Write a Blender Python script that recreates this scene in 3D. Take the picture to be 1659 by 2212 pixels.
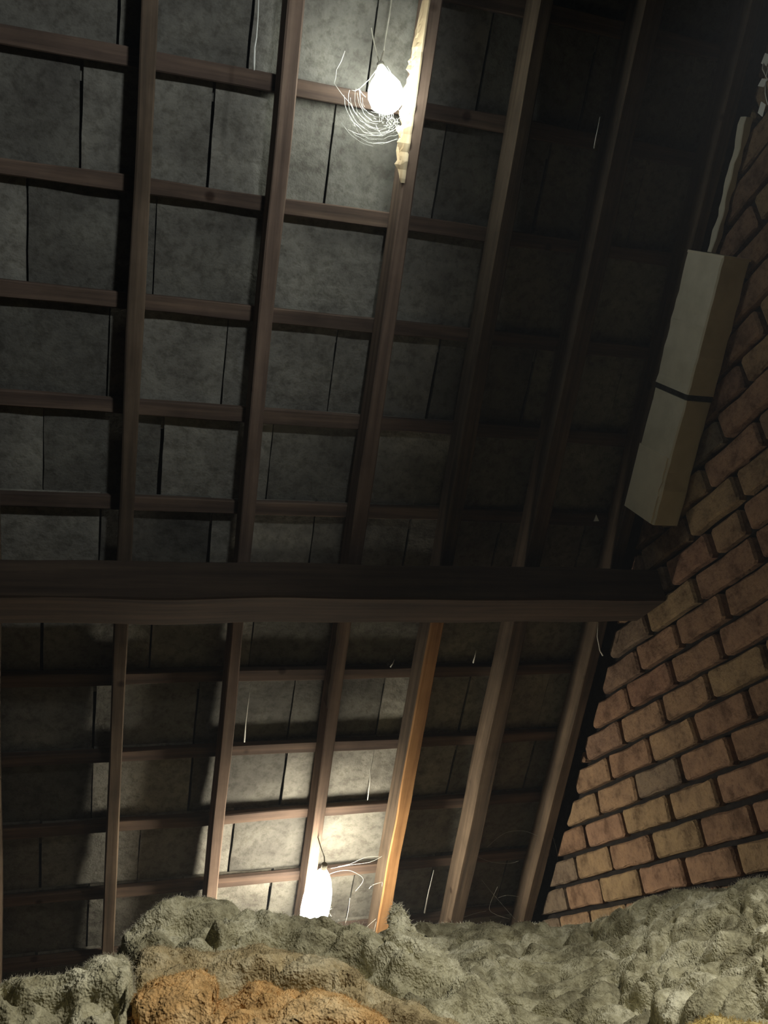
import bpy, math, random
from mathutils import Vector, Matrix, noise

# ------------------------------------------------------------------ scene reset
for o in list(bpy.data.objects):
    bpy.data.objects.remove(o, do_unlink=True)
scene = bpy.context.scene
col = scene.collection
rnd = random.Random(11)

# ------------------------------------------------------------------ camera
F, CX, CY = 1914.0, 829.5, 1106.0            # focal length and centre in px of the 1659x2212 frame
ROWS = [Vector((.953, -.282, -.113)), Vector((.033, .468, -.883)), Vector((.302, .838, .455))]
ROWS[2].normalize()
ROWS[0] = (ROWS[0] - ROWS[2] * ROWS[0].dot(ROWS[2])).normalized()
ROWS[1] = ROWS[2].cross(ROWS[0])             # right, down, forward
cam_data = bpy.data.cameras.new('camera')
cam = bpy.data.objects.new('camera', cam_data)
col.objects.link(cam)
rot = Matrix((ROWS[0], -ROWS[1], -ROWS[2])).transposed()
cam.matrix_world = rot.to_4x4()
cam_data.sensor_fit = 'VERTICAL'
cam_data.sensor_height = 36.0
cam_data.lens = F / 2212 * 36.0
cam_data.clip_start = 0.02
scene.camera = cam

# ------------------------------------------------------------------ world, lights, exposure
world = bpy.data.worlds.new('world')
scene.world = world
world.use_nodes = True
bg = world.node_tree.nodes['Background']
bg.inputs[0].default_value = (0.95, 0.97, 1.0, 1)
bg.inputs[1].default_value = 0.004

# thin scattering volume added for bulb halos and a milky veil
hs = world.node_tree.nodes.new('ShaderNodeVolumeScatter')
hs.inputs['Density'].default_value = 0.0075
hs.inputs['Anisotropy'].default_value = 0.2
hs.inputs['Color'].default_value = (.86, .92, 1.0, 1)
world.node_tree.links.new(hs.outputs[0], world.node_tree.nodes['World Output'].inputs['Volume'])

# two fill spots added behind the viewer, one for roof, one for floor
def fill_spot(energy, loc, aim, cone, blend, colr):
    ld = bpy.data.lights.new('fill_spot_light', 'SPOT')
    ld.energy = energy
    ld.color = colr
    ld.spot_size = math.radians(cone)
    ld.spot_blend = blend
    ld.shadow_soft_size = 0.07
    lo = bpy.data.objects.new('fill_spot_light', ld)
    col.objects.link(lo)
    lo.location = loc
    lo.rotation_euler = (Vector(aim) - Vector(loc)).to_track_quat('-Z', 'Y').to_euler()


fill_spot(102, (0.60, -0.60, 1.50), (0.02, 1.80, 2.00), 54, 0.95, (0.86, 0.94, 1.0))
fill_spot(84, (1.10, 0.35, 1.35), (0.35, 1.65, -0.15), 74, 0.8, (1.0, 0.965, 0.88))

scene.view_settings.view_transform = 'Standard'
scene.view_settings.look = 'None'
scene.view_settings.gamma = 1
scene.view_settings.exposure = 0.0
scene.view_settings.use_curve_mapping = False
try:
    cy = scene.cycles
    cy.sample_clamp_indirect = 3.0
    cy.max_bounces = 4
    cy.diffuse_bounces = 3
    cy.glossy_bounces = 1
    cy.transmission_bounces = 1
    cy.transparent_max_bounces = 2
    cy.volume_bounces = 0
    cy.use_adaptive_sampling = True
    cy.adaptive_threshold = 0.05
    cy.adaptive_min_samples = 16
    cy.use_light_tree = False
    cy.caustics_reflective = False
    cy.caustics_refractive = False
except Exception:
    pass

# ------------------------------------------------------------------ frame of the roof
PITCH = math.radians(40.8)
N = Vector((0, math.sin(PITCH), math.cos(PITCH)))     # out of the roof
R = Vector((0, math.cos(PITCH), -math.sin(PITCH)))    # down the slope
X = Vector((1, 0, 0))
D0 = 2.6                                              # rafter undersides
WALL = 1.88
FLOOR = -0.42


def ray(x, y):
    return ROWS[0] * ((x - CX) / F) + ROWS[1] * ((y - CY) / F) + ROWS[2]


def on_roof(x, y, d):
    r = ray(x, y)
    return r * (d / N.dot(r))


def at_dist(x, y, dist):
    r = ray(x, y)
    return r * (dist / math.hypot(r.x, r.y))


def rp(x, s, n):
    return X * x + R * s + N * n


# ------------------------------------------------------------------ helpers
def mesh_obj(name, verts, faces, mat, parent=None, smooth=False):
    me = bpy.data.meshes.new(name)
    me.from_pydata([tuple(v) for v in verts], [], faces)
    me.validate()
    me.update()
    if smooth:
        me.polygons.foreach_set('use_smooth', [True] * len(me.polygons))
    if mat:
        me.materials.append(mat)
    o = bpy.data.objects.new(name, me)
    col.objects.link(o)
    if parent:
        o.parent = parent
    return o


def empty(name, loc=(0, 0, 0)):
    o = bpy.data.objects.new(name, None)
    o.empty_display_size = 0.05
    col.objects.link(o)
    o.location = loc
    return o


def tag(o, label, cat, group=None):
    o['label'] = label
    o['category'] = cat
    if group:
        o['group'] = group
    return o


def adopt(parent, child):
    """parent keeping world place (parents are unrotated empties)"""
    child.parent = parent
    child.matrix_parent_inverse = Matrix.Translation(-Vector(parent.location))


def sweep(rings, closed_ends=True):
    """rings: list of equal-length vertex loops -> verts, faces"""
    n = len(rings[0])
    verts, faces = [], []
    for rg in rings:
        verts += rg
    for i in range(len(rings) - 1):
        for j in range(n):
            a, b = i * n + j, i * n + (j + 1) % n
            faces.append((a, b, b + n, a + n))
    if closed_ends:
        faces.append(tuple(range(n))[::-1])
        faces.append(tuple(range((len(rings) - 1) * n, len(rings) * n)))
    return verts, faces


def timber(name, axis0, axis1, u, u0, u1, w, w0, w1, mat, parent=None, seg=26, jit=.0018, cham=.004, seed=0, bow=0.0):
    """sawn timber: axis from axis0 to axis1, section u0..u1 along u and w0..w1 along w, worn chamfered edges"""
    rr = random.Random(seed * 7 + 3)
    rings = []
    for i in range(seg + 1):
        t = i / seg
        p = axis0.lerp(axis1, t) + u * (bow * math.sin(math.pi * t))
        j = lambda k: jit * noise.noise(Vector((t * 9 + seed * 3.1, k * 4.7, seed * 1.3)))*2.2
        a0, a1, b0, b1 = u0 + j(1), u1 + j(2), w0 + j(3), w1 + j(4)
        c = cham * (1 + .7 * noise.noise(Vector((t * 14, seed * 2.0, 9.0))))
        loop = [(a0 + c, b0), (a1 - c, b0), (a1, b0 + c), (a1, b1 - c), (a1 - c, b1), (a0 + c, b1), (a0, b1 - c), (a0, b0 + c)]
        rings.append([p + u * x + w * y for x, y in loop])
    v, f = sweep(rings)
    return mesh_obj(name, v, f, mat, parent)


def tube(pts, radii, k=6):
    verts, faces = [], []
    rings = []
    m = len(pts)
    for i, p in enumerate(pts):
        d = (pts[min(i + 1, m - 1)] - pts[max(i - 1, 0)]).normalized()
        a = d.orthogonal().normalized()
        b = d.cross(a)
        r = radii[i] if isinstance(radii, (list, tuple)) else radii
        rings.append([p + a * (r * math.cos(2 * math.pi * q / k)) + b * (r * math.sin(2 * math.pi * q / k)) for q in range(k)])
    return sweep(rings)


def join(parts):
    verts, faces = [], []
    for v, f in parts:
        o = len(verts)
        verts += v
        faces += [tuple(i + o for i in q) for q in f]
    return verts, faces


# ------------------------------------------------------------------ materials
def new_mat(name):
    m = bpy.data.materials.new(name)
    m.use_nodes = True
    nt = m.node_tree
    b = nt.nodes['Principled BSDF']
    b.inputs['Roughness'].default_value = .9
    if 'Specular IOR Level' in b.inputs:
        b.inputs['Specular IOR Level'].default_value = .2
    return m, nt, b


def nd(nt, t, **kw):
    n = nt.nodes.new(t)
    for k, v in kw.items():
        setattr(n, k, v)
    return n


def noise_tex(nt, vec, scale, detail=6, rough=.6):
    n = nd(nt, 'ShaderNodeTexNoise')
    n.inputs['Scale'].default_value = scale
    n.inputs['Detail'].default_value = detail
    n.inputs['Roughness'].default_value = rough
    nt.links.new(vec, n.inputs['Vector'])
    return n


def ramp(nt, fac, stops):
    r = nd(nt, 'ShaderNodeValToRGB')
    e = r.color_ramp.elements
    while len(e) < len(stops):
        e.new(.5)
    for i, (p, c) in enumerate(stops):
        e[i].position = p
        e[i].color = (*c, 1)
    nt.links.new(fac, r.inputs[0])
    return r


def mix(nt, fac, a, b, mode='MIX'):
    m = nd(nt, 'ShaderNodeMix', data_type='RGBA', blend_type=mode)
    for sock, val in ((m.inputs[0], fac), (m.inputs[6], a), (m.inputs[7], b)):
        if isinstance(val, (int, float)):
            sock.default_value = val
        elif isinstance(val, tuple):
            sock.default_value = (*val, 1)
        else:
            nt.links.new(val, sock)
    return m.outputs[2]


def bump(nt, b, height, strength, dist=.01):
    n = nd(nt, 'ShaderNodeBump')
    n.inputs['Strength'].default_value = strength
    n.inputs['Distance'].default_value = dist
    nt.links.new(height, n.inputs['Height'])
    nt.links.new(n.outputs[0], b.inputs['Normal'])


def coords(nt, kind='Object', rot=None, scale=(1, 1, 1)):
    t = nd(nt, 'ShaderNodeTexCoord')
    m = nd(nt, 'ShaderNodeMapping')
    m.inputs['Scale'].default_value = scale
    if rot:
        m.inputs['Rotation'].default_value = rot
    nt.links.new(t.outputs[kind], m.inputs['Vector'])
    return m.outputs[0]


def wood(name, c_dark, c_mid, c_light, along, dirt=.5):
    """along = 'slope' | 'x' : grain direction"""
    m, nt, b = new_mat(name)
    rot = (PITCH, 0, 0) if along == 'slope' else None
    # mapping: rotate so that Y runs down the slope, then squash along the grain
    v1 = coords(nt, 'Object', rot)
    m2 = nd(nt, 'ShaderNodeMapping')
    m2.inputs['Scale'].default_value = (38, 1.6, 38) if along == 'slope' else (1.6, 38, 38)
    nt.links.new(v1, m2.inputs['Vector'])
    g = noise_tex(nt, m2.outputs[0], 1.0, 5, .6)
    obj_info = nd(nt, 'ShaderNodeObjectInfo')
    g2 = noise_tex(nt, v1, 3.0, 5, .65)
    base = ramp(nt, g.outputs[0], [(.3, c_dark), (.5, c_mid), (.72, c_light)])
    grime = ramp(nt, g2.outputs[0], [(.35, (.30, .29, .27)), (.62, (1, 1, 1))])
    c = mix(nt, dirt, base.outputs[0], grime.outputs[0], 'MULTIPLY')
    kn = nd(nt, 'ShaderNodeTexVoronoi')
    kn.inputs['Scale'].default_value = 5.5
    nt.links.new(v1, kn.inputs['Vector'])
    knot = ramp(nt, kn.outputs['Distance'], [(.05, (.25, .16, .1)), (.10, (1, 1, 1))])
    c = mix(nt, .8, c, knot.outputs[0], 'MULTIPLY')
    nt.links.new(c, b.inputs['Base Color'])
    bump(nt, b, g.outputs[0], .35, .004)
    return m


M_RAFTER = wood('rafter_pine', (.066, .047, .032), (.122, .084, .053), (.19, .132, .084), 'slope', .6)
M_RAFTER_NEW = wood('fresh_orange_pine', (.24, .115, .042), (.40, .20, .075), (.50, .275, .115), 'slope', .4)
M_RAFTER_RED = wood('reddish_pine', (.115, .078, .056), (.19, .126, .088), (.27, .185, .128), 'slope', .5)
M_BATTEN = wood('batten_wood', (.060, .040, .030), (.110, .073, .051), (.19, .125, .082), 'x', .5)
M_PURLIN = wood('purlin_wood', (.040, .027, .018), (.065, .043, .028), (.095, .064, .040), 'x', .4)


def mat_tile():
    m, nt, b = new_mat('roof_tile_underside')
    v = coords(nt)
    oi = nd(nt, 'ShaderNodeObjectInfo')
    off = nd(nt, 'ShaderNodeVectorMath', operation='ADD')
    nt.links.new(v, off.inputs[0])
    mul = nd(nt, 'ShaderNodeVectorMath', operation='SCALE')
    mul.inputs[0].default_value = (7, 13, 5)
    nt.links.new(oi.outputs['Random'], mul.inputs['Scale'])
    nt.links.new(mul.outputs[0], off.inputs[1])
    n1 = noise_tex(nt, off.outputs[0], 7, 5, .68)
    n2 = noise_tex(nt, off.outputs[0], 34, 3, .7)
    a = ramp(nt, n1.outputs[0], [(.28, (.115, .106, .090)), (.50, (.175, .165, .140)), (.70, (.24, .228, .19))])
    s = ramp(nt, n2.outputs[0], [(.34, (.55, .53, .5)), (.54, (1, 1, 1))])
    c = mix(nt, .75, a.outputs[0], s.outputs[0], 'MULTIPLY')
    tint = ramp(nt, oi.outputs['Random'], [(0, (.50, .49, .47)), (.35, (.85, .83, .78)), (.7, (1.05, 1.03, .98)), (1, (1.3, 1.27, 1.18))])
    c = mix(nt, 1.0, c, tint.outputs[0], 'MULTIPLY')
    nt.links.new(c, b.inputs['Base Color'])
    ad = nd(nt, 'ShaderNodeMath', operation='ADD')
    nt.links.new(n1.outputs[0], ad.inputs[0])
    nt.links.new(n2.outputs[0], ad.inputs[1])
    bump(nt, b, ad.outputs[0], .55, .008)
    return m


M_TILE = mat_tile()


def mat_brick():
    m, nt, b = new_mat('old_brick')
    v = coords(nt)
    oi = nd(nt, 'ShaderNodeObjectInfo')
    n1 = noise_tex(nt, v, 14, 5, .65)
    n2 = noise_tex(nt, v, 60, 3, .7)
    tone = ramp(nt, oi.outputs['Random'], [(0, (.25, .150, .090)), (.3, (.31, .185, .118)), (.55, (.31, .215, .118)), (.8, (.27, .150, .098)), (1, (.185, .150, .105))])
    st = ramp(nt, n1.outputs[0], [(.33, (.40, .36, .31)), (.5, (.86, .84, .80)), (.68, (1.12, 1.1, .98))])
    c = mix(nt, .9, tone.outputs[0], st.outputs[0], 'MULTIPLY')
    sp = ramp(nt, n2.outputs[0], [(.32, (.55, .5, .45)), (.5, (1, 1, 1))])
    c = mix(nt, .6, c, sp.outputs[0], 'MULTIPLY')
    nt.links.new(c, b.inputs['Base Color'])
    ad = nd(nt, 'ShaderNodeMath', operation='ADD')
    nt.links.new(n1.outputs[0], ad.inputs[0])
    nt.links.new(n2.outputs[0], ad.inputs[1])
    bump(nt, b, ad.outputs[0], .6, .010)
    return m


M_BRICK = mat_brick()


def mat_plain(name, ca, cb, scale=12, strength=.4, rough=.95):
    m, nt, b = new_mat(name)
    v = coords(nt)
    n1 = noise_tex(nt, v, scale, 4, .65)
    r = ramp(nt, n1.outputs[0], [(.35, ca), (.65, cb)])
    nt.links.new(r.outputs[0], b.inputs['Base Color'])
    b.inputs['Roughness'].default_value = rough
    bump(nt, b, n1.outputs[0], strength, .006)
    return m


M_MORTAR = mat_plain('sooty_mortar', (.010, .008, .007), (.024, .019, .015), 30)
M_LEAK_STOP = mat_plain('leak_stop_backing', (.012, .012, .012), (.03, .028, .026), 10)
M_BOARD = mat_plain('pale_board', (.70, .62, .45), (.82, .73, .55), 9, .25)
M_BOARD2 = mat_plain('pale_board_clean', (.76, .66, .48), (.86, .75, .55), 9, .2)
M_STRAP = mat_plain('dark_strap', (.02, .018, .015), (.05, .045, .04), 20)
M_FLOOR = mat_plain('dusty_floor', (.06, .05, .04), (.12, .10, .08), 8)


def mat_wool(name, stops, fine=(.5, 1)):
    m, nt, b = new_mat(name)
    v = coords(nt)
    n1 = noise_tex(nt, v, 9, 5, .62)
    n2 = noise_tex(nt, v, 55, 4, .7)
    n3 = noise_tex(nt, v, 190, 1, .6)
    r = ramp(nt, n1.outputs[0], stops)
    s = ramp(nt, n2.outputs[0], [(.36, (.50, .48, .43)), (.56, (1, 1, 1))])
    c = mix(nt, .8, r.outputs[0], s.outputs[0], 'MULTIPLY')
    nt.links.new(c, b.inputs['Base Color'])
    b.inputs['Roughness'].default_value = 1
    b.inputs['Specular IOR Level'].default_value = 0
    ad = nd(nt, 'ShaderNodeMath', operation='ADD')
    nt.links.new(n2.outputs[0], ad.inputs[0])
    nt.links.new(n3.outputs[0], ad.inputs[1])
    bump(nt, b, ad.outputs[0], .7, .008)
    return m


def mat_fibre(name, c):
    m, nt, b = new_mat(name)
    b.inputs['Base Color'].default_value = (*c, 1)
    b.inputs['Roughness'].default_value = 1
    tr = nd(nt, 'ShaderNodeBsdfTranslucent')
    tr.inputs['Color'].default_value = (*c, 1)
    mx = nd(nt, 'ShaderNodeMixShader')
    mx.inputs[0].default_value = .5
    nt.links.new(b.outputs[0], mx.inputs[1])
    nt.links.new(tr.outputs[0], mx.inputs[2])
    out = next(n for n in nt.nodes if n.type == 'OUTPUT_MATERIAL')
    nt.links.new(mx.outputs[0], out.inputs['Surface'])
    return m


GREY = [(.32, (.22, .20, .125)), (.5, (.56, .522, .345)), (.64, (.86, .82, .60))]
M_WOOL = mat_wool('grey_mineral_wool', GREY)
M_WOOL_TAN = mat_wool('tan_mineral_wool', [(.30, (.30, .235, .13)), (.5, (.60, .48, .27)), (.70, (.76, .69, .48))])
M_WOOL_ORANGE = mat_wool('orange_mineral_wool', [(.30, (.36, .25, .13)), (.47, (.78, .48, .20)), (.66, (.94, .70, .38))])
M_WOOL_YELLOW = mat_wool('yellow_mineral_wool', [(.30, (.45, .33, .10)), (.52, (.72, .54, .20)), (.72, (.80, .66, .34))])


def mat_web():
    m, nt, b = new_mat('dusty_cobweb')
    b.inputs['Base Color'].default_value = (.62, .60, .52, 1)
    b.inputs['Roughness'].default_value = .6
    return m


M_WEB = mat_web()


def mat_glow(name, strength, colr):
    m, nt, b = new_mat(name)
    b.inputs['Base Color'].default_value = (1, 1, 1, 1)
    b.inputs['Emission Color'].default_value = (*colr, 1)
    b.inputs['Emission Strength'].default_value = strength
    return m


M_GLOW_TOP = mat_glow('bulb_glow_upper', 36, (.90, 1.0, .99))
M_GLOW_LOW = mat_glow('bulb_glow_lower', 122, (1.0, .95, .82))
M_CORD = mat_plain('bulb_flex', (.35, .32, .24), (.5, .46, .36), 40)

# ------------------------------------------------------------------ roof: backing, battens, tiles
S_TOP, S_BOT = -1.15, 3.42
XL, XR = -1.05, WALL + .06
batten_s = [-.895, -.575, -.26, .058, .375, .69, 1.00, 1.318, 1.634, 1.946, 2.25, 2.555, 2.86, 3.16]
v = []  # dark sheet added above the tiles to stop light leaking through
for n_ in (2.80, 2.815):
    for x_, s_ in ((XL, S_TOP), (XR, S_TOP), (XR, S_BOT), (XL, S_BOT)):
        v.append(rp(x_, s_, n_))
roof = mesh_obj('ceiling', v, [(3, 2, 1, 0), (4, 5, 6, 7), (0, 1, 5, 4), (1, 2, 6, 5), (2, 3, 7, 6), (3, 0, 4, 7)], M_LEAK_STOP)
roof['kind'] = 'structure'
roof['label'] = 'sloping roof underside of dark tiles hung on battens'

for i, s in enumerate(batten_s):
    h = .046 + .006 * noise.noise(Vector((i * 3.3, 1, 1)))
    timber('batten', rp(XL, s, 0), rp(WALL + .02, s, 0), R, 0, h, N, 2.7005, 2.7255, M_BATTEN, roof, seg=46, jit=.0022, cham=.003, seed=40 + i)

TW = .345
joint_x = {-2: .17, -1: .0, 0: -.09, 1: .12, 2: .345, 3: .515, 4: .342, 5: .515, 6: .342, 7: .69, 8: .52, 9: .69, 10: .51, 11: .78, 12: .60}


def tile_mesh(seed):
    rr = random.Random(seed)
    nx, ny = 7, 7
    L, W, T = .405, TW - .007, .012
    top, botm = [], []
    verts = []
    for layer in (0, 1):
        for iy in range(ny + 1):
            for ix in range(nx + 1):
                x = (ix / nx) * W
                s = (iy / ny) * L
                d = 0
                if iy == ny:
                    s += .004 * noise.noise(Vector((x * 30, seed * 5.1, 2)))
                if ix in (0, nx):
                    x += .0025 * noise.noise(Vector((s * 25, seed * 3.7, ix)))
                d += .0035 * noise.noise(Vector((x * 9, s * 9, seed * 2.3)))
                verts.append(X * x + R * s + N * ((T if layer else 0) + d))
    n = nx + 1
    faces = []
    o = n * (ny + 1)
    for iy in range(ny):
        for ix in range(nx):
            a = iy * n + ix
            faces.append((a, a + n, a + n + 1, a + 1))
            faces.append((a + o, a + 1 + o, a + n + 1 + o, a + n + o))
    for ix in range(nx):
        a, b = ix, ny * n + ix
        faces.append((a, a + 1, a + 1 + o, a + o))
        faces.append((b + 1, b, b + o, b + 1 + o))
    for iy in range(ny):
        a, b = iy * n, iy * n + nx
        faces.append((a + n, a, a + o, a + n + o))
        faces.append((b, b + n, b + n + o, b + o))
    me = bpy.data.meshes.new('tile')
    me.from_pydata([tuple(q) for q in verts], [], faces)
    me.update()
    me.materials.append(M_TILE)
    return me


tile_meshes = [tile_mesh(k) for k in range(7)]
tilt = Matrix.Rotation(math.atan2(.0145, .31), 4, X)
for i, s in enumerate(batten_s[:-1]):
    j0 = joint_x.get(i - 2, (.17 if i % 2 else 0))
    k0 = math.floor((XL - j0) / TW)
    k = k0
    while True:
        x0 = j0 + k * TW
        if x0 < XL - .2:
            k += 1
            continue
        if x0 + TW > XR + .16:
            break
        t = bpy.data.objects.new('tile', tile_meshes[rnd.randrange(len(tile_meshes))])
        col.objects.link(t)
        t.parent = roof
        p = rp(x0 + rnd.uniform(-.003, .003), s + .006 + rnd.uniform(-.003, .003), 2.7285 + rnd.uniform(0, .0015))
        t.matrix_world = Matrix.Translation(p) @ tilt @ Matrix.Rotation(rnd.uniform(-.006, .006), 4, N)
        k += 1

# ------------------------------------------------------------------ rafters
rafters = [
    (-.345, -.300, 'dark rafter half cut off by the left edge of the photo'),
    (.050, .092, 'dim rafter bordering the black bay at far left'),
    (.410, .453, 'reddish rafter left of the low glowing bulb, shadow on its left'),
    (.790, .833, 'rafter running behind the low bulb, splintered beside the high bulb'),
    (1.106, 1.156, 'bright orange rafter just right of the low glowing bulb'),
    (1.436, 1.500, 'broad brown rafter, second to the right of the low bulb'),
    (1.778, 1.826, 'grey dusty rafter standing closest to the brick gable wall'),
]
raf_objs = []
for i, (x0, x1, lab) in enumerate(rafters):
    r = empty('rafter', rp((x0 + x1) / 2, 3.0, 2.62))
    b = timber('beam', rp(0, S_TOP, 0), rp(0, 3.30, 0), X, x0, x1, N, D0, 2.6995, (M_RAFTER, M_RAFTER, M_RAFTER_RED, M_RAFTER_RED, M_RAFTER, M_RAFTER, M_RAFTER)[i], None, seg=60, jit=.0025, cham=.004, seed=i + 1, bow=(.006, -.004, .004, -.006, .003, -.005, .004)[i])
    adopt(r, b)
    tag(r, lab, 'rafter', 'rafters of the roof slope')
    raf_objs.append(r)

# packing strip spliced on the rafter behind the low bulb, ending below the purlin
b = timber('packing_strip', rp(0, 1.30, 0), rp(0, 1.735, 0), X, .778, .7895, N, 2.604, 2.66, M_RAFTER, None, seg=10, seed=31)
adopt(raf_objs[3], b)

b = timber('facing_strip', rp(0, 1.31, 0), rp(0, 3.28, 0), X, 1.109, 1.159, N, 2.586, 2.5995, M_RAFTER_NEW, None, seg=40, jit=.002, cham=.003, seed=33)
b['label'] = 'bright orange facing strip'
adopt(raf_objs[4], b)

# torn splinter on the flank of that rafter next to the high bulb
rings = []
for i in range(41):
    t = i / 40
    s = -.50 + .47 * t
    w = .075 * min(1, (1 - t) * 2.2) * (.75 + .25 * math.sin(t * 9) + .25 * noise.noise(Vector((t * 17, 3, 1))))
    w = max(w, .006)
    th = .007 + .024 * min(1, 4 * t * t * (1 - t) * 1.6) * (1 + .9 * noise.noise(Vector((t * 26, 7, 2))))
    n0 = 2.598 + .004 * noise.noise(Vector((t * 20, 1, 5)))
    loop = []
    for q in range(9):
        a = q / 8
        loop.append(rp(.7895 - th * (math.sin(math.pi * a) ** .6) * (1 + .5 * noise.noise(Vector((t * 40, a * 9, 4)))), s, n0 + w * a))
    loop.append(rp(.794, s, n0 + w))
    loop.append(rp(.794, s, n0))
    rings.append(loop)
v, f = sweep(rings)
M_SPLINT = wood('splintered_wood', (.40, .27, .14), (.58, .43, .25), (.70, .56, .36), 'slope', .4)
b = mesh_obj('splinter', v, f, M_SPLINT)
b['label'] = 'pale torn splintered flank'
adopt(raf_objs[3], b)

# ------------------------------------------------------------------ purlin
PY0, PY1, PZ0, PZ1 = 2.448, 2.655, 1.020, 1.139
Y, Z = Vector((0, 1, 0)), Vector((0, 0, 1))
pur = timber('purlin', X * XL, X * (WALL - .002), Y, PY0, PY1, Z, PZ0, PZ1, M_PURLIN, None, seg=90, jit=.003, cham=.005, seed=77)
tag(pur, 'heavy dark horizontal purlin beam carrying the rafters across the photo', 'beam')

# ------------------------------------------------------------------ brick gable wall
def clip(poly, nrm, d):
    out = []
    for i in range(len(poly)):
        a, b = poly[i], poly[(i + 1) % len(poly)]
        da, db = nrm[0] * a[0] + nrm[1] * a[1] - d, nrm[0] * b[0] + nrm[1] * b[1] - d
        if da <= 0:
            out.append(a)
        if (da < 0 < db) or (db < 0 < da):
            t = da / (da - db)
            out.append((a[0] + (b[0] - a[0]) * t, a[1] + (b[1] - a[1]) * t))
    return out


ny_, nz_ = N.y, N.z
poly = clip([(-.2, FLOOR), (4.6, FLOOR), (4.6, 3.6), (-.2, 3.6)], (ny_, nz_), 2.79)
n = len(poly)
verts = [(WALL + .032, a, b) for a, b in poly] + [(WALL + .14, a, b) for a, b in poly]
faces = [tuple(range(n))[::-1], tuple(range(n, 2 * n))] + [(i, (i + 1) % n, (i + 1) % n + n, i + n) for i in range(n)]
wall = mesh_obj('wall_right', verts, faces, M_MORTAR)
wall['kind'] = 'structure'
wall['label'] = 'gable wall of old salmon bricks with dark raked joints'

GA = .1035
course_z = lambda k: .117 + (k - 1) * GA
joints = {0: [3.723, 3.457, 3.171], 1: [3.615, 3.320, 3.023, 2.744, 2.460], 2: [3.481, 3.193, 2.899, 2.609, 2.334],
          3: [3.351, 3.049, 2.741, 2.465], 4: [3.212, 2.919, 2.628, 2.346], 5: [3.068, 2.775, 2.492, 2.205],
          6: [2.928, 2.640, 2.360, 2.074], 7: [2.832, 2.535, 2.256], 8: [2.71, 2.448, 2.181], 9: [2.60, 2.296, 1.978],
          10: [2.42, 2.161, 1.989], 11: [2.25, 1.962]}


def brick(y0, y1, z0, z1, seed):
    """y0<y1; rounded worn brick, cut to the rake of the roof"""
    rr = random.Random(seed)
    j = lambda a: rr.uniform(-a, a)
    c = .008
    p = [(y0 + c, z0), (y1 - c, z0), (y1, z0 + c), (y1, z1 - c), (y1 - c, z1), (y0 + c, z1), (y0, z1 - c), (y0, z0 + c)]
    p = clip(p, (ny_, nz_), 2.615 + .012 * rr.random())
    if len(p) < 3:
        return None
    # subdivide the long edges so they can wander
    q = []
    for i in range(len(p)):
        a, b = Vector(p[i]), Vector(p[(i + 1) % len(p)])
        k = max(1, int((b - a).length / .045))
        for m in range(k):
            q.append(a.lerp(b, m / k))
    ctr = sum(q, Vector((0, 0))) / len(q)
    if max(a.x for a in q) - min(a.x for a in q) < .03:
        return None
    loop = []
    for a in q:
        d = (a - ctr).normalized() if (a - ctr).length > 1e-4 else Vector((0, 0))
        loop.append(a + d * (.0045 * noise.noise(Vector((a.x * 26, a.y * 26, seed * .37))) - .001) + Vector((j(.0015), j(.0015))))
    n = len(loop)
    fx = WALL + j(.004)
    verts, faces = [], []
    # front pillow: inner ring, outer ring slightly back, back ring
    for sc, dx in ((.86, 0), (1.0, .007), (1.0, .040)):
        for a in loop:
            w = ctr + (a - ctr) * sc
            if sc < 1:
                w = a + (ctr - a).normalized() * min(.009, (ctr - a).length * .5)
            bx = .003 * noise.noise(Vector((a.x * 30, a.y * 30, seed * .7)))
            verts.append((fx + dx + (bx if dx < .02 else 0), w.x, w.y))
    verts.append((fx - .001, ctr.x, ctr.y))
    for i in range(n):
        k = (i + 1) % n
        faces.append((3 * n, i, k))
        faces.append((i, i + n, k + n, k))
        faces.append((i + n, i + 2 * n, k + 2 * n, k + n))
    o = mesh_obj('brick', verts, faces, M_BRICK, wall, smooth=False)
    return o


nb = 0
for k in range(-4, 27):
    js = list(joints.get(k, []))
    z0, z1 = course_z(k) + .0085, course_z(k + 1) - .0085
    if not js:
        js = [2.10 + (.145 if k % 2 else 0) + rnd.uniform(-.02, .02)] if k > 11 else [3.6 + (.145 if k % 2 else 0)]
    js.sort()
    while js[-1] < 4.25:
        js.append(js[-1] + .290)
    while js[0] > .75:
        js.insert(0, js[0] - .287 + rnd.uniform(-.006, .006))
    for a, b in zip(js[:-1], js[1:]):
        if ny_ * a + nz_ * z0 > 2.60:
            continue
        tl = .0 + rnd.uniform(-.002, .002)
        if k > 7 and b < 1.0:
            continue
        g = rnd.uniform(.006, .0105)
        if brick(a + g, b - g, z0 + tl, z1 + tl, nb + 5):
            nb += 1

# ------------------------------------------------------------------ floor
v = [(XL - .3, -.4, FLOOR - .03), (WALL + .1, -.4, FLOOR - .03), (WALL + .1, 4.55, FLOOR - .03), (XL - .3, 4.55, FLOOR - .03)]
v += [(a, b, FLOOR) for a, b, c in v]
fl = mesh_obj('floor', v, [(3, 2, 1, 0), (4, 5, 6, 7), (0, 1, 5, 4), (1, 2, 6, 5), (2, 3, 7, 6), (3, 0, 4, 7)], M_FLOOR)
fl['kind'] = 'structure'
fl['label'] = 'dusty loft floor under the insulation'

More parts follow.
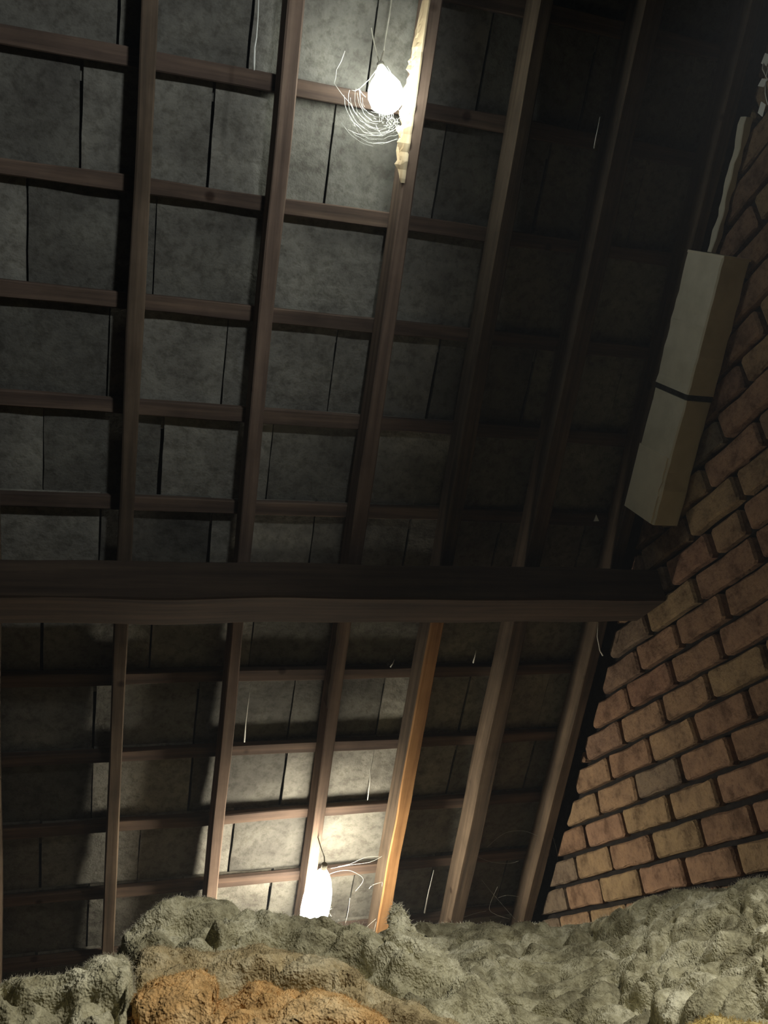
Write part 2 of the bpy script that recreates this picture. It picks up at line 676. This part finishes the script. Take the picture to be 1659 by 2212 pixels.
# ------------------------------------------------------------------ boxed casing on the last rafter
cas = empty('box_casing', rp(1.82, .92, 2.5))
BX0, BX1, BN0, BN1 = 1.772, WALL - .006, 2.408, 2.598
b = timber('upper_section', rp(0, .045, 0), rp(0, .472, 0), X, BX0, BX1, N, BN0, BN1, M_BOARD, None, seg=14, jit=.002, cham=.005, seed=90)
adopt(cas, b)
b = timber('lower_section', rp(0, .492, 0), rp(0, .925, 0), X, BX0 + .002, BX1, N, BN0 + .004, BN1, M_BOARD, None, seg=14, jit=.002, cham=.005, seed=91)
adopt(cas, b)
rings = []
for i in range(15):
    t = i / 14
    s = .690 + .233 * t
    e = .01 * noise.noise(Vector((t * 13, 2, 3)))
    rings.append([rp(BX0 + .0015, s, BN0 + .012 + e), rp(BX0 + .0015, s, BN1 - .003), rp(BX0 - .003, s, BN1 - .004), rp(BX0 - .003, s, BN0 + .013 + e)])
v, f = sweep(rings)
b = mesh_obj('facing_board', v, f, M_BOARD2)
b['label'] = 'paler ragged facing board'
adopt(cas, b)
b = timber('joint_strap', rp(0, .474, 0), rp(0, .490, 0), X, BX0 + .004, BX1, N, BN0 + .002, BN1, M_STRAP, None, seg=2, jit=0, cham=.002, seed=92)
adopt(cas, b)
b = timber('end_rim', rp(0, .038, 0), rp(0, .0455, 0), X, BX0 - .001, BX1, N, BN0 - .003, BN1, M_BOARD2, None, seg=2, jit=.0, cham=.002, seed=93)
adopt(cas, b)
tag(cas, 'pale boxed casing in two sections fixed along the last rafter', 'casing')

lath = timber('wall_lath', rp(0, -.37, 0), rp(0, .036, 0), X, 1.846, 1.872, N, 2.575, 2.602, M_BOARD, None, seg=18, jit=.005, cham=.003, seed=95)
tag(lath, 'thin pale lath leaning along the gable above the boxed casing', 'lath')

# ------------------------------------------------------------------ bulbs
PEAR = [(0, .16), (.06, .26), (.16, .36), (.30, .52), (.45, .76), (.58, .94), (.70, 1.0), (.82, .93), (.91, .72), (.97, .42), (1.0, .08)]
TUBULAR = [(0, .14), (.03, .34), (.08, .52), (.16, .72), (.28, .90), (.42, 1.0), (.60, 1.0), (.76, .90), (.88, .70), (.96, .42), (1.0, .08)]


def bulb(name, top, axis, h, r, mat, label, prof=PEAR):
    root = empty(name, top)
    a1 = axis.orthogonal().normalized()
    a2 = axis.cross(a1)
    ring = lambda t, q, k: [top + (a1 * math.cos(2 * math.pi * i / k) + a2 * math.sin(2 * math.pi * i / k)) * (r * q) + axis * (h * t) for i in range(k)]
    v, f = sweep([ring(t, q, 20) for t, q in prof])
    g = mesh_obj('glass', v, f, mat, None, True)
    adopt(root, g)
    v, f = sweep([ring(t, q, 16) for t, q in ((.02, .16), (0, .20), (-.015, .22), (-.03, .20), (-.045, .22), (-.06, .20), (-.075, .22), (-.09, .12))])
    s = mesh_obj('cap', v, f, M_CORD, None, True)
    adopt(root, s)
    tag(root, label, 'light bulb')
    return root


TOPB = on_roof(823, 145, 2.645)
b1 = bulb('light_bulb', TOPB, Vector((0, 0, -1)), .165, .049, M_GLOW_TOP, 'glowing white bulb hanging among cobwebs high between two rafters')
pts = [TOPB + Vector((0, 0, .02)), on_roof(829, 110, 2.697), on_roof(835, 70, 2.697), on_roof(842, 30, 2.698), on_roof(848, -20, 2.70)]
v, f = tube(pts, .0022)
adopt(b1, mesh_obj('cord', v, f, M_CORD))
pts = [TOPB + Vector((-.004, 0, .02)), on_roof(816, 122, 2.697), on_roof(808, 92, 2.699), on_roof(802, 60, 2.7005)]
v, f = tube(pts, .0016)
adopt(b1, mesh_obj('cord', v, f, M_CORD))

LOWT = on_roof(699, 1878, 2.455)
LOWA = (R * .95 - N * .12 - X * .10).normalized()
b2 = bulb('light_bulb', LOWT, LOWA, .29, .052, M_GLOW_LOW, 'dazzling bulb glowing at the eaves behind the grey insulation', TUBULAR)
pts = [LOWT - LOWA * .02, LOWT - LOWA * .035 + N * .02, LOWT - LOWA * .03 + N * .08, rp(.812, LOWT.dot(R) - .02, 2.599)]
v, f = tube(pts, .0022)
adopt(b2, mesh_obj('cord', v, f, M_CORD))

# ------------------------------------------------------------------ insulation
def catmull(pts, t):
    """pts list of tuples, t in 0..len-1"""
    i = max(0, min(len(pts) - 2, int(t)))
    u = t - i
    p0, p1, p2, p3 = pts[max(i - 1, 0)], pts[i], pts[i + 1], pts[min(i + 2, len(pts) - 1)]
    return tuple(.5 * (2 * b + (c - a) * u + (2 * a - 5 * b + 4 * c - d) * u * u + (3 * b - a - 3 * c + d) * u ** 3) for a, b, c, d in zip(p0, p1, p2, p3))


FIBRE = {M_WOOL: mat_fibre('grey_fibres', (.74, .71, .58)), M_WOOL_TAN: mat_fibre('tan_fibres', (.70, .60, .40)),
         M_WOOL_ORANGE: mat_fibre('orange_fibres', (.85, .58, .27)), M_WOOL_YELLOW: mat_fibre('yellow_fibres', (.75, .60, .28))}


def wool(name, crest, prof, mat, label, seed, step=5, amp=1.0, lump=6.0, group=None, hair=700, hair_len=.02):
    """a blanket lying with its crest along traced points (px, py, distance);
    prof: (towards viewer +, drop) points of the cross-section from behind over the crest to the front foot"""
    # resample crest evenly in px
    cr = []
    m = 14
    dense = [catmull(crest, i / m) for i in range((len(crest) - 1) * m + 1)]
    acc = [0.0]
    for a, b in zip(dense[:-1], dense[1:]):
        acc.append(acc[-1] + math.hypot(b[0] - a[0], b[1] - a[1]))
    nn = max(12, int(acc[-1] / step))
    k = 0
    for i in range(nn + 1):
        L = acc[-1] * i / nn
        while k < len(acc) - 2 and acc[k + 1] < L:
            k += 1
        u = (L - acc[k]) / max(1e-9, acc[k + 1] - acc[k])
        a, b = dense[k], dense[k + 1]
        cr.append(tuple(x + (y - x) * u for x, y in zip(a, b)))
    # resample profile
    pr = []
    plen = 0
    pd = [catmull(prof, i / 16) for i in range((len(prof) - 1) * 16 + 1)]
    acc = [0.0]
    for a, b in zip(pd[:-1], pd[1:]):
        acc.append(acc[-1] + math.hypot(b[0] - a[0], b[1] - a[1]))
    pn = max(20, int(acc[-1] / .0075))
    k = 0
    for i in range(pn + 1):
        L = acc[-1] * i / pn
        while k < len(acc) - 2 and acc[k + 1] < L:
            k += 1
        u = (L - acc[k]) / max(1e-9, acc[k + 1] - acc[k])
        pr.append((pd[k][0] + (pd[k + 1][0] - pd[k][0]) * u, pd[k][1] + (pd[k + 1][1] - pd[k][1]) * u))
    verts, faces = [], []
    so = Vector((seed * 3.17, seed * 1.31, seed * 2.77))
    nprof = len(pr)
    ncr = len(cr)
    for ci, (px, py, dist) in enumerate(cr):
        P = at_dist(px, py, dist)
        dirh = Vector((P.x, P.y, 0)).normalized()
        endf = min(1.0, min(ci, ncr - 1 - ci) / 8.0)
        zfull = P.z - FLOOR
        for pi, (a, d) in enumerate(pr):
            q = P - dirh * a
            q.z = max(FLOOR + .002, P.z - d)
            if endf < 1:
                q.z = FLOOR + .002 + (q.z - FLOOR - .002) * (.55 + .45 * math.sin(endf * math.pi / 2))
            # lumps and folds
            w = min(1, min(pi, nprof - 1 - pi) / 6)
            v1 = Vector((q.x, q.y, q.z * 1.5))
            n1 = noise.fractal(v1 * lump * .7 + so, .9, 2.1, 4)
            wv = Vector((v1.x * .8, v1.y * 1.1, v1.z * 1.5)) * lump
            warp = Vector((noise.noise(wv * .9 + so), noise.noise(wv * .9 + so * 2.1), noise.noise(wv * .9 + so * 3.3)))
            puff = min(1.1, abs(noise.noise(wv * .95 + so * 2 + warp * .9)) * 2.6) ** .6
            puff2 = min(1.2, abs(noise.noise(wv * 2.7 + so + warp * 1.2)) * 2.6) ** .9
            n3 = noise.fractal(v1 * 46 + so, .8, 2.2, 3)
            crest_w = .35 + .65 * min(1, abs(a) / .08)
            disp = amp * w * ((.022 * n1 + .042 * (puff - .62)) * crest_w + .017 * (puff2 - .55) * crest_w + .0032 * n3)
            tang = Vector((0, 0, 1)) - dirh * .75
            q = q + tang.normalized() * disp + dirh.cross(Vector((0, 0, 1))) * (.010 * amp * w * noise.noise(v1 * 11 + so * 3))
            q.z = max(q.z, FLOOR + .001)
            verts.append(q)
    for i in range(ncr - 1):
        for j in range(nprof - 1):
            a = i * nprof + j
            faces.append((a, a + 1, a + nprof + 1, a + nprof))
    faces.append(tuple(range(nprof)))
    faces.append(tuple(range((ncr - 1) * nprof, ncr * nprof))[::-1])
    root = empty(name, (verts[len(verts) // 2].x, verts[len(verts) // 2].y, FLOOR))
    body = mesh_obj('blanket', verts, faces, mat, None, True)
    adopt(root, body)
    # loose fibres standing off the surface
    hv, hf = [], []
    rr = random.Random(seed)
    me = body.data
    ic = min(range(nprof), key=lambda j: abs(pr[j][0]))
    for h in range(hair * 2):
        ci = rr.randrange(2, ncr - 2)
        pj = min(nprof - 2, max(1, int(rr.gauss(ic, nprof * .02)) if rr.random() < .93 else rr.randrange(ic, nprof - 1)))
        vi = ci * nprof + pj
        nv = me.vertices[vi].normal
        if nv.z < -.2:
            nv = -nv
        p = verts[vi]
        d = (nv + Vector((rr.uniform(-1, 1), rr.uniform(-1, 1), rr.uniform(-.6, .8))) * .9).normalized()
        L = hair_len * rr.uniform(.15, .6)
        side = d.cross(Vector((rr.uniform(-1, 1), rr.uniform(-1, 1), rr.uniform(-1, 1)))).normalized() * rr.uniform(.0002, .0004)
        bend = Vector((rr.uniform(-1, 1), rr.uniform(-1, 1), rr.uniform(-1, .4))) * L * .35
        o = len(hv)
        hv += [p - d * .003 - side, p - d * .003 + side, p + d * L * .6 + side * .7 + bend * .3, p + d * L * .6 - side * .7 + bend * .3, p + d * L + bend]
        hf += [(o, o + 1, o + 2, o + 3), (o + 3, o + 2, o + 4)]
    fz = mesh_obj('loose_fibres', hv, hf, FIBRE[mat])
    fz['kind'] = 'stuff'
    adopt(root, fz)
    tag(root, label, 'insulation', group)
    return root


GRP = 'insulation heaped on the loft floor'
# far sheet running along the foot of the roof and against the brick wall
far = [(600, 2070, 2.75), (700, 2050, 2.75), (790, 2030, 2.75), (840, 2012, 2.75), (900, 2006, 2.75), (960, 1999, 2.75), (1040, 1996, 2.72), (1110, 2004, 2.70),
       (1170, 2000, 2.70), (1273, 1994, 2.65), (1346, 1976, 2.6), (1402, 1950, 2.55), (1457, 1935, 2.5), (1533, 1920, 2.42),
       (1586, 1912, 2.36), (1615, 1893, 2.32), (1659, 1890, 2.26), (1740, 1872, 2.2), (1850, 1850, 2.1)]
wool('insulation_blanket', far, [(-.34, .62), (-.26, .40), (-.12, .08), (-.03, .008), (.06, .012), (.22, .055), (.45, .095), (.72, .150), (1.02, .210), (1.28, .27), (1.50, .40), (1.56, .62)],
     M_WOOL, 'broad grey insulation sheet spread up against the brick wall', 1, step=6, lump=7.0, group=GRP, hair=2600, hair_len=.016)
mid = [(225, 2120, 1.86), (240, 2085, 1.86), (256, 2052, 1.86), (272, 2015, 1.86), (300, 1990, 1.87), (335, 1966, 1.88), (380, 1946, 1.88), (430, 1940, 1.88), (480, 1946, 1.88),
       (540, 1962, 1.86), (600, 1974, 1.85), (660, 1982, 1.84), (720, 1990, 1.83), (760, 2001, 1.82), (805, 2014, 1.80), (840, 2016, 1.79), (880, 2024, 1.77), (920, 2040, 1.75),
       (970, 2072, 1.73), (1020, 2110, 1.70), (1080, 2160, 1.66), (1130, 2225, 1.62)]
wool('insulation_blanket', mid, [(-.26, .60), (-.20, .38), (-.10, .10), (-.03, .012), (.03, .008), (.08, .045), (.13, .085), (.20, .105), (.28, .16), (.40, .26), (.50, .40), (.54, .60)],
     M_WOOL, 'humped grey insulation batt in front of the dazzling low bulb', 2, step=4.5, lump=9.0, amp=.95, group=GRP, hair=2600, hair_len=.014)
fold = [(283, 2150, 1.50), (286, 2105, 1.50), (292, 2066, 1.50), (312, 2047, 1.50), (360, 2040, 1.50), (430, 2052, 1.50), (500, 2056, 1.49), (560, 2050, 1.48), (640, 2060, 1.46), (710, 2074, 1.45), (760, 2100, 1.44),
        (800, 2132, 1.43), (860, 2152, 1.42), (930, 2176, 1.41), (1000, 2204, 1.40), (1060, 2240, 1.39)]
wool('insulation_blanket', fold, [(-.20, .58), (-.15, .36), (-.08, .09), (-.02, .010), (.025, .006), (.06, .03), (.10, .075), (.14, .10), (.20, .16), (.28, .28), (.34, .40), (.37, .58)],
     M_WOOL_TAN, 'tan folded insulation batt rolled over in the foreground', 3, step=3.6, lump=8.5, amp=.85, group=GRP, hair=1900, hair_len=.012)
tan2 = [(430, 2235, 1.22), (450, 2185, 1.22), (500, 2150, 1.22), (560, 2128, 1.22), (640, 2136, 1.21), (710, 2150, 1.20), (770, 2172, 1.19), (820, 2200, 1.18), (870, 2240, 1.18)]
wool('insulation_clump', tan2, [(-.15, .52), (-.11, .30), (-.06, .07), (-.02, .008), (.02, .006), (.05, .03), (.09, .08), (.14, .18), (.18, .32), (.20, .52)],
     M_WOOL_ORANGE, 'rust-brown insulation clump tucked under the tan fold', 4, step=3.6, lump=10, amp=.75, group=GRP, hair=900, hair_len=.010)
org = [(284, 2240, 1.24), (287, 2190, 1.24), (296, 2146, 1.24), (330, 2122, 1.24), (385, 2106, 1.24), (430, 2094, 1.24), (458, 2100, 1.24), (464, 2130, 1.235), (456, 2165, 1.23), (440, 2200, 1.23), (430, 2240, 1.23)]
wool('insulation_clump', org, [(-.13, .52), (-.10, .30), (-.05, .07), (-.015, .008), (.02, .006), (.045, .03), (.08, .08), (.12, .18), (.15, .32), (.17, .52)],
     M_WOOL_ORANGE, 'bright orange insulation clump beside the grey left heap', 5, step=3.4, lump=11, amp=.65, group=GRP, hair=800, hair_len=.010)
lef = [(-130, 2110, 1.36), (-60, 2122, 1.36), (0, 2116, 1.36), (40, 2112, 1.36), (85, 2122, 1.36), (130, 2120, 1.36), (175, 2098, 1.35), (220, 2080, 1.35), (255, 2076, 1.34), (276, 2086, 1.34), (286, 2115, 1.33), (290, 2160, 1.32), (294, 2230, 1.32)]
wool('insulation_blanket', lef, [(-.20, .55), (-.15, .33), (-.08, .08), (-.02, .010), (.025, .006), (.07, .03), (.13, .07), (.20, .12), (.28, .22), (.33, .38), (.36, .55)],
     M_WOOL, 'low grey insulation heap in the bottom left corner', 6, step=3.8, lump=8.5, amp=.85, group=GRP, hair=1500, hair_len=.012)
yel = [(1440, 2240, 1.02), (1490, 2212, 1.02), (1530, 2200, 1.02), (1600, 2197, 1.02), (1660, 2199, 1.02), (1720, 2215, 1.02)]
wool('insulation_clump', yel, [(-.12, .45), (-.09, .28), (-.05, .07), (-.015, .008), (.02, .006), (.045, .03), (.08, .09), (.11, .2), (.14, .45)],
     M_WOOL_YELLOW, 'yellow insulation clump just showing in the bottom right corner', 7, step=4, lump=11, amp=.5, group=GRP, hair=500, hair_len=.010)

# torn tuft standing up out of the mound
base = at_dist(868, 2060, 1.80)
tip = at_dist(858, 1958, 1.80)
ctrl = [at_dist(905, 2085, 1.74), at_dist(885, 2045, 1.76), at_dist(868, 2010, 1.78), at_dist(862, 1985, 1.79), at_dist(858, 1966, 1.795), at_dist(855, 1957, 1.80)]
wid = [.075, .048, .026, .019, .012, .003]
rings = []
for i in range(31):
    t = i / 30 * 5
    p = Vector(catmull([tuple(c) for c in ctrl], t))
    w = catmull([(w_,) for w_ in wid], t)[0]
    rings.append([p + ROWS[0] * (w * math.cos(a) * (1 + .35 * noise.noise(Vector((t * 4, a, 1))))) + ROWS[2] * (.55 * w * math.sin(a)) - ROWS[1] * (.012 * noise.noise(Vector((t * 5, a * 2, 6))))
                  for a in [2 * math.pi * q / 16 for q in range(16)]])
v, f = sweep(rings)
tuft = empty('insulation_tuft', ctrl[0])
tb = mesh_obj('torn_flap', v, f, M_WOOL, None, True)
adopt(tuft, tb)
hv, hf = [], []
rr = random.Random(5)
for h in range(500):
    rg = rings[rr.randrange(3, 31)]
    p = rg[rr.randrange(16)]
    d = Vector((rr.uniform(-1, 1), rr.uniform(-.6, .6), rr.uniform(-.6, 1))).normalized()
    L = rr.uniform(.004, .014)
    sd = d.orthogonal().normalized() * .0008
    o = len(hv)
    hv += [p - sd, p + sd, p + d * L]
    hf.append((o, o + 1, o + 2))
fz = mesh_obj('loose_fibres', hv, hf, FIBRE[M_WOOL])
fz['kind'] = 'stuff'
adopt(tuft, fz)
tag(tuft, 'small torn insulation tuft standing up below the orange rafter', 'insulation', GRP)

# ------------------------------------------------------------------ cobwebs and hanging threads
def strand(pts, r):
    return tube(pts, r, 5)


def thread(pts_px, d, r, label, grp='hanging cobweb threads'):
    pts = [on_roof(x, y, d) for x, y in pts_px]
    n = len(pts)
    rad = [r * (.35 + .65 * i / (n - 1)) for i in range(n)]
    v, f = strand(pts, rad)
    o = mesh_obj('cobweb_thread', v, f, M_WEB, None, True)
    tag(o, label, 'cobweb', grp)
    return o


thread([(559, -5), (557, 40), (554, 80), (550, 103), (549, 130), (548, 152)], 2.50, .0030, 'dusty cobweb thread dangling at the top left of the high bulb')
thread([(1296, 252), (1292, 275), (1287, 298), (1283, 321)], 2.52, .0022, 'short pale cobweb thread hanging to the right of the high bulb')
thread([(937, 1880), (931, 1905), (925, 1930), (917, 1972)], 2.66, .0035, 'bright cobweb thread hanging between the orange and broad brown rafters')
thread([(541, 1480), (536, 1520), (531, 1560), (528, 1603)], 2.69, .0028, 'cobweb thread with a white droplet under the purlin at left')
thread([(800, 1640), (799, 1690), (794, 1728)], 2.69, .0022, 'cobweb thread beside a cracked tile above the low bulb')
thread([(1028, 1405), (1026, 1418), (1022, 1432)], 2.62, .003, 'tiny cobweb tuft under the purlin beside the broad brown rafter')
thread([(852, 1425), (848, 1434), (843, 1441)], 2.66, .003, 'tiny cobweb tuft under the purlin beside the orange rafter')
thread([(1292, 1345), (1290, 1375), (1296, 1405), (1302, 1416)], 2.58, .003, 'cobweb wisp at the purlin end by the bricks')
thread([(1634, 1228), (1641, 1255), (1650, 1280), (1660, 1300)], 2.25, .003, 'curved cobweb thread on the upper brick wall')

# tangle round the high bulb
parts = []
C0 = on_roof(818, 215, 2.665)
ex, ey = X, -R
rr = random.Random(21)
for k in range(24):
    rad = .045 + .085 * (k / 23) + rr.uniform(-.006, .006)
    a0 = rr.uniform(math.pi * .95, math.pi * 1.5)
    a1 = a0 + rr.uniform(.5, 1.5)
    pts = []
    for i in range(14):
        a = a0 + (a1 - a0) * i / 13
        q = rad * (1 + .06 * noise.noise(Vector((a * 4, k, 2))))
        x_ = C0.x + q * math.cos(a) * .95
        p = C0 + ex * (q * math.cos(a) * .95) + ey * (q * math.sin(a) * 1.0 + .01) + N * (.012 * math.sin(a * 3 + k))
        if p.x < .785:
            pts.append(p)
    if len(pts) > 3:
        parts.append(strand(pts, rr.uniform(.0003, .0007)))
for (xa, ya), (xb, yb) in (((818, 145), (776, 192)), ((776, 192), (790, 210)), ((836, 143), (868, 192)), ((838, 190), (852, 222)), ((776, 192), (757, 194)),
                           ((757, 224), (770, 248)), ((776, 192), (778, 218)), ((824, 262), (826, 235)), ((752, 280), (790, 292)), ((790, 292), (835, 288)), ((835, 288), (862, 270)), ((862, 270), (872, 300)), ((722, 180), (757, 224)), ((727, 150), (722, 180)), ((745, 110), (727, 150))):
    a, b = on_roof(xa, ya, 2.655), on_roof(xb, yb, 2.665)
    mdl = (a + b) / 2 + Vector((0, 0, -.006))
    parts.append(strand([a, a.lerp(mdl, .5), mdl, mdl.lerp(b, .5), b], rr.uniform(.0006, .0012)))
for k in range(60):
    c = on_roof(rr.gauss(845, 14), rr.gauss(258, 16), 2.66)
    if c.x > .78:
        continue
    d = Vector((rr.uniform(-1, 1), rr.uniform(-1, 1), rr.uniform(-1, 1))) * .012
    e = Vector((rr.uniform(-1, 1), rr.uniform(-1, 1), rr.uniform(-1, 1))) * .006
    parts.append(strand([c - d, c + e, c + d], .0007))
v, f = join(parts)
w = mesh_obj('cobweb', v, f, M_WEB, None, True)
tag(w, 'round tangled cobweb wrapped about the high glowing bulb', 'cobweb')

# web beside the low bulb
parts = []
for pl in ([(700, 1895), (720, 1885), (745, 1880), (765, 1884), (785, 1900), (768, 1925)], [(715, 1876), (760, 1868), (800, 1862), (828, 1848)], [(822, 1850), (790, 1852), (757, 1866), (730, 1872)],
           [(712, 1915), (711, 1945), (706, 1975), (703, 1985)], [(756, 1940), (752, 1970), (746, 1995)], [(826, 1905), (822, 1950), (812, 1995), (806, 2020)], [(826, 1905), (805, 1912), (797, 1920)], [(812, 1985), (795, 2000), (785, 2012)],
           [(695, 1900), (704, 1925), (700, 1950), (703, 1975)], [(700, 1907), (708, 1935), (699, 1962)]):
    pts = [on_roof(x, y, 2.60 + .01 * rr.random()) for x, y in pl]
    m = [tuple(p) for p in pts]
    fine = [Vector(catmull(m, i / 5)) for i in range((len(m) - 1) * 5 + 1)]
    parts.append(strand(fine, rr.uniform(.0004, .0010)))
for k in range(40):
    c = on_roof(rr.uniform(696, 712), rr.uniform(1905, 1975), 2.60)
    d = Vector((rr.uniform(-1, 1), rr.uniform(-.3, .3), rr.uniform(-1, 1))) * .012
    parts.append(strand([c - d, c + Vector((.003, 0, .004)), c + d], .0009))
v, f = join(parts)
w = mesh_obj('cobweb', v, f, M_WEB, None, True)
tag(w, 'ragged dusty cobweb draped between low bulb and orange rafter', 'cobweb')

# web tangle at the foot of the bay beside the wall
parts = []
for pl in ([(1075, 1940), (1095, 1934), (1120, 1937)], [(1000, 1982), (1030, 1972), (1050, 1968)], [(1075, 1915), (1057, 1960), (1070, 1975), (1100, 1985)], [(1052, 1830), (1090, 1800), (1130, 1795), (1160, 1805)],
           [(1030, 1850), (1062, 1862), (1100, 1865), (1120, 1860)], [(1040, 1900), (1060, 1925), (1090, 1960), (1112, 1985)], [(1195, 1810), (1202, 1835), (1205, 1860)]):
    m = [tuple(on_roof(x, y, 2.64)) for x, y in pl]
    fine = [Vector(catmull(m, i / 5)) for i in range((len(m) - 1) * 5 + 1)]
    parts.append(strand(fine, rr.uniform(.0003, .0008)))
v, f = join(parts)
w = mesh_obj('cobweb', v, f, M_WEB, None, True)
tag(w, 'loose cobweb strands low beside the grey rafter near the bricks', 'cobweb')

# scrap of torn foil-like debris at the upper right edge
parts = []
for k, (x, y, sx, sy) in enumerate(((1655, 128, 6, 14), (1652, 150, 9, 16), (1648, 178, 6, 9), (1656, 200, 7, 26), (1646, 235, 4, 16), (1665, 165, 14, 26))):
    c = at_dist(x, y, 2.05)
    q = 2.05 / F * 1.15
    a, b = ROWS[0] * sx * q, ROWS[1] * sy * q
    tw = ROWS[2] * .012 * (1 if k % 2 else -1)
    vv = [c - a * .3 - b, c + a - b * .3 + tw, c + a * .4 + b, c - a + b * .2 - tw]
    th = ROWS[2] * .004
    parts.append((vv + [p + th for p in vv], [(0, 1, 2, 3), (7, 6, 5, 4), (0, 4, 5, 1), (1, 5, 6, 2), (2, 6, 7, 3), (3, 7, 4, 0)]))
v, f = join(parts)
w = mesh_obj('torn_scrap', v, f, M_WEB)
tag(w, 'pale torn scrap hanging at the upper right edge', 'scrap')

c = on_roof(1288, 1119, 2.60)
a, b = ROWS[0], ROWS[1]
vv = [c - b * .012, c + b * .012 - a * .009, c + b * .011 + a * .010]
vv = vv + [p + ROWS[2] * .004 for p in vv]
w = mesh_obj('paper_chip', vv, [(0, 1, 2), (5, 4, 3), (0, 3, 4, 1), (1, 4, 5, 2), (2, 5, 3, 0)], M_WEB)
tag(w, 'tiny white triangular chip below left of the boxed casing', 'chip')
